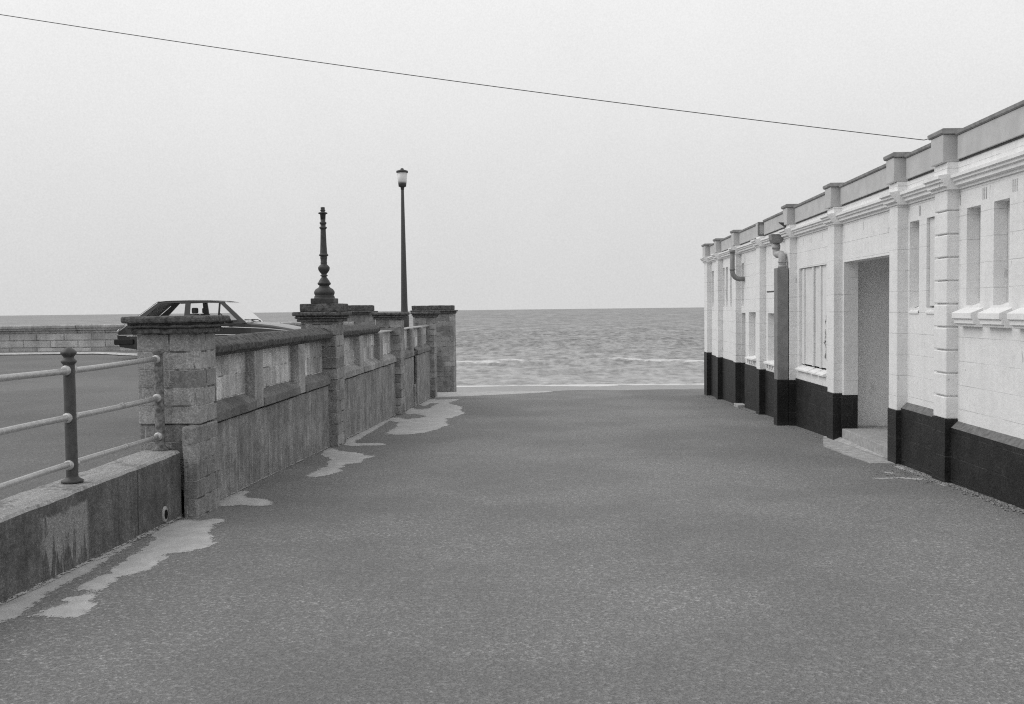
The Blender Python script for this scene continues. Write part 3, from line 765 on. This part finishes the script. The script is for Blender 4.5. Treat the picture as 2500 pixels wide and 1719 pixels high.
ys_ = [(13.74, 1.50, .05), (13.76, 1.42, .03), (13.79, 1.36, .10), (13.76, 1.28, .06), (13.81, 1.2, .07), (13.83, 1.1, .08), (13.80, 1.02, .05), (13.76, .96, .06), (13.80, .89, .14), (13.76, .86, .10)]
for q in range(len(ys_)-1):
    (y1_, z1_, w1), (y2_, z2_, w2) = ys_[q], ys_[q+1]
    b.quad([(BX+.026, y1_-w1/2, z1_), (BX+.020-.012*(q % 2), y1_+w1/2, z1_), (BX+.012+.006*(q % 3), y2_+w2/2, z2_), (BX+.026, y2_-w2/2, z2_)])
b.rough(.025, .008, 20, 3); b.build('peeling_paper', M['paper'], bd)

# pilasters
PIL = [(1.9, 2.18), (5.60, 5.88), (9.30, 9.60), (10.61, 10.86), (12.97, 13.25), (15.36, 15.64), (17.56, 17.83), (19.83, 20.09), (21.95, 22.22), (23.49, 23.9)]
PT = [.54, .54, .54, .49, .47, .47, .50, .50, .50, .54]
for i, (a, c) in enumerate(PIL):
    b = MB()
    if i in (1, 2):
        z = PT[i]
        while z < 2.6:
            z2 = min(z+.213, 2.66)
            b.box(PXF, BX+.02, a, c, z+.006, z2-.006, .010); z = z2
        b.box(PXF+.03, BX+.02, a+.02, c-.012, PT[i], 2.66)
    else:
        b.box(PXF, BX+.02, a, c, PT[i], 2.66, .008)
    b.build('pilaster', M['quoin'] if i in (1, 2) else M['white'], B)
# black plinth, bay by bay and round each pilaster
def plinth(a, c, zt, chamfer):
    b = MB()
    if chamfer: b.box(3.655, BX+.01, a, c, -1.1, zt-.07, 0)
    else: b.box(3.700, BX+.01, a, c, -1.1, zt, .003)
    b.build('plinth', M['black'], B)
    if chamfer:
        b = MB(); b.prism([(3.656, zt-.069), (BX+.01, zt), (BX+.01, zt-.069)], 'y', a, c); b.build('plinth_ledge', M['chamfer'], B)
edges = []
for i in range(len(PIL)-1):
    a, c = PIL[i][1], PIL[i+1][0]
    zt = {0: .535, 1: .535, 2: .585}.get(i, .49)
    if i == 3: continue                       # doorway bay
    if i == 6:
        plinth(a, 19.40, .50, False); continue
    plinth(a, c, zt if i != 4 else .50, i < 3)
pl = [(PXF-.008, BX+.012, a-.006, c+.006, -1.1, PT[i]+.002) for i, (a, c) in enumerate(PIL)]
pl += [(3.70, BX+.012, 12.900, 12.9635, -1.1, .455), (3.70, BX+.012, 10.868, 10.995, -1.1, .48), (3.7005, BX+.178, 12.893, 12.8995, .026, .456), (3.7005, BX+.178, 19.793, 19.7995, -.40, .50)]
for q in pl:
    b = MB(); b.box(*q, .002); b.build('plinth', M['black'], B)

# cornice, frieze, parapet
def segs():
    out = []; y = -6
    for (a, c) in PIL:
        out.append((y, a-.045, False)); out.append((a-.045, min(c+.045, 23.98), True)); y = c+.045
    return out
cor = [(BX+.02, 2.645), (BX-.018, 2.645), (BX-.018, 2.668), (BX-.055, 2.678), (BX-.055, 2.708), (BX-.078, 2.716), (BX-.078, 2.736), (BX-.10, 2.744), (BX-.10, 2.772), (BX-.02, 2.785), (BX+.02, 2.785)]
cb = MB(); fr = MB(); fa = MB(); cp_ = MB(); fl_ = MB()
for (a, c, pil) in segs():
    if c-a < .01: continue
    dx = -.105 if pil else 0
    cb.prism([(u+dx if u < BX+.01 else u, v) for u, v in cor], 'y', a, c)
    if pil: fr.box(PXF-.002, BX+.05, a+.04, c-.04, 2.786, 2.905, .003, fall)
    else:
        fr.box(BX-.012, BX+.05, a-.04, c+.04, 2.786, 2.905, 0, fall)
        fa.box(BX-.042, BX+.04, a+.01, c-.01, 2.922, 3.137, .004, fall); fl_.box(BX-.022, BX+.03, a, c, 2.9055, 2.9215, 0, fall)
        cp_.prism([(BX-.048, 3.139), (BX-.060, 3.148), (BX-.066, 3.172), (BX-.05, 3.180), (BX+.06, 3.180), (BX+.06, 3.139)], 'y', a+.01, c-.01, 0, fall)
cb.build('cornice', M['whitetrim'], B); fr.build('frieze', M['white'], B)
par = fa.build('parapet', M['fascia'], B); cp_.build('parapet_cap', M['cap'], par); fl_.build('shadow_strip', M['iron'], par)  # dark strip puts the shadow line under the fascia into colour
for i, (a, c) in enumerate(PIL):
    if i == 6:
        b = MB()
        for x_ in (3.585, 3.735): b.box(x_, x_+.022, a+.004, a+.03, 2.915, 3.15, .003, fall)
        b.box(3.61, 3.733, a+.004, a+.03, 3.118, 3.15, .003, fall); b.box(3.61, 3.733, a+.004, a+.03, 2.915, 2.94, .003, fall)
        b2 = MB(); b2.box(3.60, BX+.04, a+.032, c-.01, 2.908, 3.14, .004, fall); b2.build('parapet_block', M['fascia'], B)
        b.build('broken_parapet_block', M['casing'], B); continue
    b = MB(); b.box(3.572, BX+.045, a+.005, c-.005, 2.908, 3.16, .006, fall); k0 = b.build('parapet_block', M['fascia'], B)
    b = MB(); b.prism([(3.568, 3.162), (3.554, 3.172), (3.549, 3.200), (3.56, 3.210), (BX+.07, 3.210), (BX+.07, 3.162)], 'y', a-.025, c+.025, 0, fall); b.build('block_cap', M['cap'], k0)
# ventilation slits, little damages
for yv in (8.16, 8.72, 9.27, 10.25, 13.92, 14.47, 14.96, 17.3, 12.1):
    b = MB()
    n_ = 3 if yv < 10 else (2 if yv < 11 else 1)
    for q in range(n_): b.box(BX-.0025, BX+.01, yv+.035*q, yv+.035*q+.008, 2.50, 2.60)
    b.build('vent', M['cap'] if n_ > 1 else M['fascia'], B)
b = MB(); b.box(BX-.006, BX+.01, 16.70, 17.46, 1.845, 1.866); b.build('lintel_slot', M['iron'], B)
b = MB(); b.prism([(3.50, 2.895), (3.62, 2.89), (3.61, 2.81)], 'y', 15.56, 15.62); b.build('gutter_bracket', M['iron'], B)
# boxed rainwater pipe beside the fourth pilaster
b = MB(); b.box(3.43, PXF-.010, 15.37, 15.60, .475, 2.19, .008); bx = b.build('pipe_casing', M['casing'], B)
b = MB(); b.box(3.425, PXF-.009, 15.365, 15.605, -.8, .473, .006); b.build('casing_plinth', M['black'], bx)
b = MB()
pts = [(3.52, 15.85, 2.60), (3.52, 15.85, 2.47), (3.52, 15.83, 2.43), (3.525, 15.77, 2.41), (3.53, 15.66, 2.41), (3.53, 15.56, 2.405), (3.53, 15.50, 2.37), (3.53, 15.485, 2.31), (3.53, 15.485, 2.17)]
b.tube(pts, .056, 16); b.tube([(3.53, 15.485, 2.275), (3.53, 15.485, 2.295)], .066, 16); b.tube([(3.53, 15.485, 2.192), (3.53, 15.485, 2.235)], .064, 16)
b.tube([(3.52, 15.85, 2.50), (3.52, 15.85, 2.56)], .064, 16)
b.build('rainwater_pipe', M['pipe'], B)
b = MB(); b.prism([(3.42, 2.73), (3.62, 2.73), (3.61, 2.64), (3.58, 2.59), (3.46, 2.59), (3.43, 2.64)], 'y', 15.74, 15.95, .006); b.build('hopper', M['casing'], B)
b = MB()
pts = [(3.49, 19.5, 2.68), (3.49, 19.5, 2.30)]
for q in range(1, 9):
    th = q/8*math.pi/2; pts.append((3.49+.15*(1-math.cos(th)), 19.5, 2.29-.15*math.sin(th)))
pts.append((3.725, 19.5, 2.14))
b.tube(pts, .046, 16); b.tube([(3.49, 19.5, 2.31), (3.49, 19.5, 2.345)], .053, 16); b.tube([(3.49, 19.5, 2.645), (3.49, 19.5, 2.70)], .055, 16)
b.build('rainwater_pipe', M['casing'], B)

# overhead cable
A0 = Vector((3.66, 10.01, 3.215)); dirv = Vector((-9.5, .49, 1.585))
pts = []
for i in range(61):
    s = i/60*3.2; p = A0 + dirv*s; p.z -= .05*(1-(2*min(s, 1)-1)**2) if s < 1 else 0; p.z += (.0 if s < 1 else .06*(s-1))
    pts.append(p)
pts.insert(0, Vector((3.655, 9.595, 3.185)))
b = MB(); b.tube(pts, .0040, 8); o = b.build('overhead_cable', M['cable'])
tag(o, 'thin black cable slanting across the sky down to the parapet of the white building', 'cable')

# ------------------------------------------------------------------ parked car (profile read along its side, x forward)
CX0, CYC, CZ = -10.48, 24.22, LOT
CAR = thing('parked_car', (CX0+2.25, CYC, CZ), 'dark three door hatchback car parked behind the stone wall with its nose to the right', 'car')
def paint():
    t = NT('car_paint_dark', .35, .5); t.col(t.mul(.022, t.add(.9, t.mul(t.noise(3, 2), .2))))
    t.b.inputs['Coat Weight'].default_value = .5; t.b.inputs['Coat Roughness'].default_value = .06; return t.done()
M['paint'] = paint()
M['chrome'] = simple('chrome', .75, .2, .02, 5, .5, .9, 0)
M['rubber'] = simple('rubber', .018, .85, .2, 30, .2, bump=.002)
M['trimblack'] = simple('black_trim', .02, .6, .1, 10, .3, bump=0)
M['seat'] = simple('seat_cloth', .06, .95, .2, 30, .1, bump=.002)
M['lens'] = simple('lamp_lens', .3, .2, .05, 5, .5, bump=0)
def glass(nm, tint):
    m = bpy.data.materials.new(nm); m.use_nodes = True; n = m.node_tree.nodes; l = m.node_tree.links
    n.remove(n['Principled BSDF']); tr = n.new('ShaderNodeBsdfTransparent'); tr.inputs[0].default_value = (tint, tint, tint, 1)
    gl = n.new('ShaderNodeBsdfGlossy'); gl.inputs['Roughness'].default_value = .03; fr_ = n.new('ShaderNodeFresnel'); fr_.inputs[0].default_value = 1.3
    mx = n.new('ShaderNodeMixShader'); mx.inputs[0].default_value = .14
    if tint > .9: l.new(fr_.outputs[0], mx.inputs[0]); l.new(tr.outputs[0], mx.inputs[1]); l.new(gl.outputs[0], mx.inputs[2]); l.new(mx.outputs[0], n['Material Output'].inputs[0]); return m
M['glass'] = glass('car_glass', .96); M['screen'] = glass('windscreen_glass', .72)
HWd = .80
def car_tr(co_): return (CX0+co_[0], CYC+co_[1], CZ+co_[2])
def body_tr(co_):
    x, y, z = co_
    w = 1.0
    if z > .62: w -= .05*min(1, (z-.62)/.26)
    if z < .45: w -= .05*(.45-z)/.25
    e = max(0, x-3.7)/.8; w -= .10*e*e
    e = max(0, .6-x)/.6; w -= .06*e*e
    zc = z + (.025*(1-(y/HWd)**2) if z > .55 and (x > 3.1) else 0)
    return car_tr((x + (0), y*w, zc))
def arch(cx, r, n=10): return [(cx+r*math.cos(math.pi*(1-i/n)), .27+r*math.sin(math.pi*(1-i/n))) for i in range(n+1)]
lower = [(.10, .30), (.05, .46), (.05, .66), (.10, .72), (.22, .80), (.34, .885), (.60, .885), (3.0, .875), (3.16, .865), (3.3, .845), (3.8, .785), (4.25, .70), (4.44, .645), (4.47, .60), (4.46, .42), (4.40, .28)]
poly = lower + [(3.95, .22)] + arch(3.60, .33)[::-1] + [(3.1, .2), (1.4, .2)] + arch(.98, .33)[::-1] + [(.5, .24)]
b = MB()
bb = bmesh.new(); st = [-1, -.93, -.6, -.2, .2, .6, .93, 1]
rings = []
for s_y in st:
    ins = .03 if abs(s_y) == 1 else 0
    rings.append([bb.verts.new((x, s_y*HWd, z - (ins if z > .6 else -ins*.3))) for x, z in poly])
n = len(poly)
for k in range(len(rings)-1):
    for i in range(n): bb.faces.new([rings[k][i], rings[k+1][i], rings[k+1][(i+1) % n], rings[k][(i+1) % n]])
bb.faces.new(rings[0]); bb.faces.new(rings[-1][::-1])
bmesh.ops.triangulate(bb, faces=[f for f in bb.faces if len(f.verts) > 4])
for v in bb.verts: v.co = Vector(body_tr(v.co))
bmesh.ops.recalc_face_normals(bb, faces=bb.faces); b.add(bb)
BODY = b.build('body', M['paint'], CAR)
def gh(x, z, side, inset=0):
    t_ = (z-.86)/.5
    z = z + .03*max(0, t_)
    return car_tr((x, side*(.755 - .16*t_ - inset), z))
def plate(b, poly, side, th=.035, inset=0):
    bb = bmesh.new()
    A = [bb.verts.new(gh(x, z, side, inset)) for x, z in poly]; Bq = [bb.verts.new(gh(x, z, side, inset+th)) for x, z in poly]
    n = len(poly); bb.faces.new(A); bb.faces.new(Bq[::-1])
    for i in range(n): bb.faces.new([A[i], Bq[i], Bq[(i+1) % n], A[(i+1) % n]])
    bmesh.ops.recalc_face_normals(bb, faces=bb.faces); b.add(bb)
# pillars and window frames
b = MB()
for sd_ in (-1, 1):
    plate(b, [(.30, .865), (.98, 1.345), (1.10, 1.335), (.55, .865)], sd_)
    plate(b, [(1.66, .865), (1.67, 1.33), (1.79, 1.335), (1.80, .865)], sd_)
    plate(b, [(3.02, .865), (2.50, 1.318), (2.60, 1.335), (3.20, .845)], sd_)
    plate(b, [(.96, 1.348), (1.2, 1.372), (2.3, 1.368), (2.62, 1.335), (2.50, 1.31), (1.8, 1.328), (1.12, 1.312)], sd_)
    plate(b, [(.32, .85), (3.1, .845), (3.05, .885), (.40, .90)], sd_)
# hatch and windscreen cross members, roof
def cross(b, xa, za, xb, zb, th=.03):
    bb = bmesh.new()
    L = [gh(xa, za, -1), gh(xb, zb, -1), gh(xb, zb, 1), gh(xa, za, 1)]
    vs = [bb.verts.new(p) for p in L]; vs2 = [bb.verts.new(Vector(p)-Vector((0, 0, th))) for p in L]
    bb.faces.new(vs); bb.faces.new(vs2[::-1])
    for i in range(4): bb.faces.new([vs[i], vs2[i], vs2[(i+1) % 4], vs[(i+1) % 4]])
    bmesh.ops.recalc_face_normals(bb, faces=bb.faces); b.add(bb)
cross(b, .30, .88, .46, .995); cross(b, .88, 1.285, 1.0, 1.36)
b.build('pillar_frame', M['paint'], CAR)
b = MB(); bb = bmesh.new(); rows = []
for (x, z) in ((.94, 1.345), (1.02, 1.372), (1.25, 1.386), (1.7, 1.392), (2.2, 1.382), (2.5, 1.362), (2.63, 1.335)):
    rows.append([bb.verts.new(car_tr((x, s_*.605, z + .03 - .022*abs(s_)**3))) for s_ in (-1, -.92, -.6, -.2, .2, .6, .92, 1)])
for k in range(len(rows)-1):
    for i in range(7):
        f = bb.faces.new([rows[k][i], rows[k+1][i], rows[k+1][i+1], rows[k][i+1]]); f.smooth = True
bmesh.ops.solidify(bb, geom=bb.faces[:], thickness=.03); b.add(bb)
rf = b.build('roof', M['paint'], CAR)
def pane(name, poly, side):
    b = MB(); b.quad([gh(x, z, side, .018) for x, z in poly]); return b.build(name, M['glass'], CAR)
for sd_ in (-1, 1):
    pane('window', [(.56, .88), (1.09, 1.325), (1.67, 1.33), (1.66, .88)], sd_)
    pane('window', [(1.80, .88), (1.79, 1.335), (2.48, 1.32), (2.48, .88)], sd_)
    pane('quarter_light', [(2.53, .88), (2.53, 1.30), (2.60, 1.25), (3.0, .88)], sd_)
    b = MB(); plate(b, [(2.485, .88), (2.485, 1.325), (2.525, 1.315), (2.525, .88)], sd_, .02); b.build('window_bar', M['trimblack'], CAR)
    b = MB(); plate(b, [(.36, .90), (.985, 1.335), (1.005, 1.335), (.385, .90)], sd_, .02, -.006); b.build('drip_trim', M['chrome'], CAR)
def xpane(name, xa, za, xb, zb, m='screen'):
    b = MB(); b.quad([gh(xa, za, -1, .03), gh(xb, zb, -1, .03), gh(xb, zb, 1, .03), gh(xa, za, 1, .03)]); return b.build(name, M[m], CAR)
xpane('windscreen', 3.17, .865, 2.61, 1.34); xpane('rear_window', .45, .985, .90, 1.30)
# wheels
for x in (.98, 3.60):
    for sd_ in (-1, 1):
        w = thing('wheel', (0, 0, 0), None, None)
        b = MB(); yo = CYC + sd_*.70
        pr = [(.18, -.08), (.27, -.085), (.295, -.07), (.30, 0), (.295, .07), (.27, .085), (.18, .08)]
        b.lathe(pr, (0, 0, 0), 32)
        for v in b.bm.verts: v.co = Vector((CX0+x+v.co.x, yo+v.co.z, CZ+.30+v.co.y))
        del_ = bpy.data.objects.remove(w); wh = b.build('wheel', M['rubber'], CAR)
        b = MB(); b.lathe([(.005, -.07), (.17, -.07), (.18, -.086), (.18, .086), (.17, .07), (.005, .07)], (0, 0, 0), 24)
        for v in b.bm.verts: v.co = Vector((CX0+x+v.co.x, yo+v.co.z, CZ+.30+v.co.y))
        b.build('rim', M['chrome'], wh)
# bumpers, lamps, trim
def bumper(x0, x1, z0, z1):
    b = MB(); b.box(CX0+x0, CX0+x1, CYC-.80, CYC+.80, CZ+z0, CZ+z1, .03); b.build('bumper', M['trimblack'], CAR)
bumper(-.03, .12, .36, .50); bumper(4.40, 4.53, .34, .47)
for sd_ in (-1, 1):
    for (xa, xb, za, zb) in ((-.01, .45, .37, .49), (4.05, 4.50, .35, .46)):
        b = MB(); ya = CYC+sd_*.77; b.box(CX0+xa, CX0+xb, min(ya, ya+sd_*.05), max(ya, ya+sd_*.05), CZ+za, CZ+zb, .015); b.build('bumper_end', M['trimblack'], CAR)
    b = MB(); b.box(CX0+4.44, CX0+4.475, CYC+sd_*.55-.13, CYC+sd_*.55+.13, CZ+.50, CZ+.62, .01); b.build('headlight', M['lens'], CAR)
    b = MB(); b.box(CX0+.035, CX0+.07, CYC+sd_*.6-.14, CYC+sd_*.6+.14, CZ+.53, CZ+.65, .01); b.build('tail_light', M['trimblack'], CAR)
    yo = CYC+sd_*.80
    for (nm, mt, pts) in (('side_moulding', 'chrome', [(.30, .565, 1), (1.5, .575, 1), (3.1, .575, 1), (4.1, .555, .985)]), ('waist_trim', 'chrome', [(2.0, .775, .972), (2.9, .755, .975), (3.6, .72, .978), (4.25, .655, .95)])):
        b = MB(); b.tube([(CX0+x, CYC+sd_*(HWd*w_+.006), CZ+z) for x, z, w_ in pts], .011, 8); b.build(nm, M[mt], CAR)
    b = MB(); b.tube([(CX0+x, CYC+sd_*.775, CZ+z) for x, z in ((.44, .59), (.12, .59), (.055, .60), (.055, .68), (.10, .73))], .009, 8); b.build('rear_trim', M['chrome'], CAR)
    b = MB(); b.box(CX0+2.74, CX0+2.90, CYC+sd_*.79, CYC+sd_*.79+sd_*.001+.0, CZ+.86, CZ+.87); b.bm.free(); b = MB()
    ya, yb = sorted((CYC+sd_*.76, CYC+sd_*.92)); b.box(CX0+2.72, CX0+2.82, ya, yb, CZ+.86, CZ+.97, .02); b.build('mirror', M['trimblack'], CAR)
    ya, yb = sorted((CYC+sd_*.775, CYC+sd_*.80)); b = MB(); b.box(CX0+1.86, CX0+2.02, ya, yb, CZ+.76, CZ+.79, .006); b.build('door_handle', M['chrome'], CAR)
    # seats
    b = MB(); ys0 = CYC+sd_*.36
    b.prism([(CX0+1.72, CZ+.7), (CX0+1.92, CZ+.7), (CX0+1.86, CZ+1.08), (CX0+1.74, CZ+1.08)], 'y', ys0-.22, ys0+.22, .03)
    b.box(CX0+1.76, CX0+1.86, ys0-.12, ys0+.12, CZ+1.09, CZ+1.23, .03)
    b.build('seat', M['seat'], CAR)
b = MB(); b.prism([(CX0+2.55, CZ+.8), (CX0+3.05, CZ+.8), (CX0+3.05, CZ+.885), (CX0+2.65, CZ+.92)], 'y', CYC-.68, CYC+.68, .01); b.build('dashboard', M['trimblack'], CAR)
b = MB(); rr = .18; c0 = Vector((CX0+2.48, CYC-.36, CZ+.93))
b.tube([c0 + Vector((-.06*math.sin(a_)*1.2, rr*math.cos(a_), rr*math.sin(a_)*.85)) for a_ in lin(0, 2*math.pi, 24)], .013, 8, False); b.build('steering_wheel', M['trimblack'], CAR)
for yy in (-.30, .25):
    b = MB(); b.tube([(CX0+3.24, CYC+yy, CZ+.885), (CX0+3.18, CYC+yy-.05, CZ+.92), (CX0+3.14, CYC+yy-.42, CZ+.93)], .012, 6); b.build('wiper', M['trimblack'], CAR)
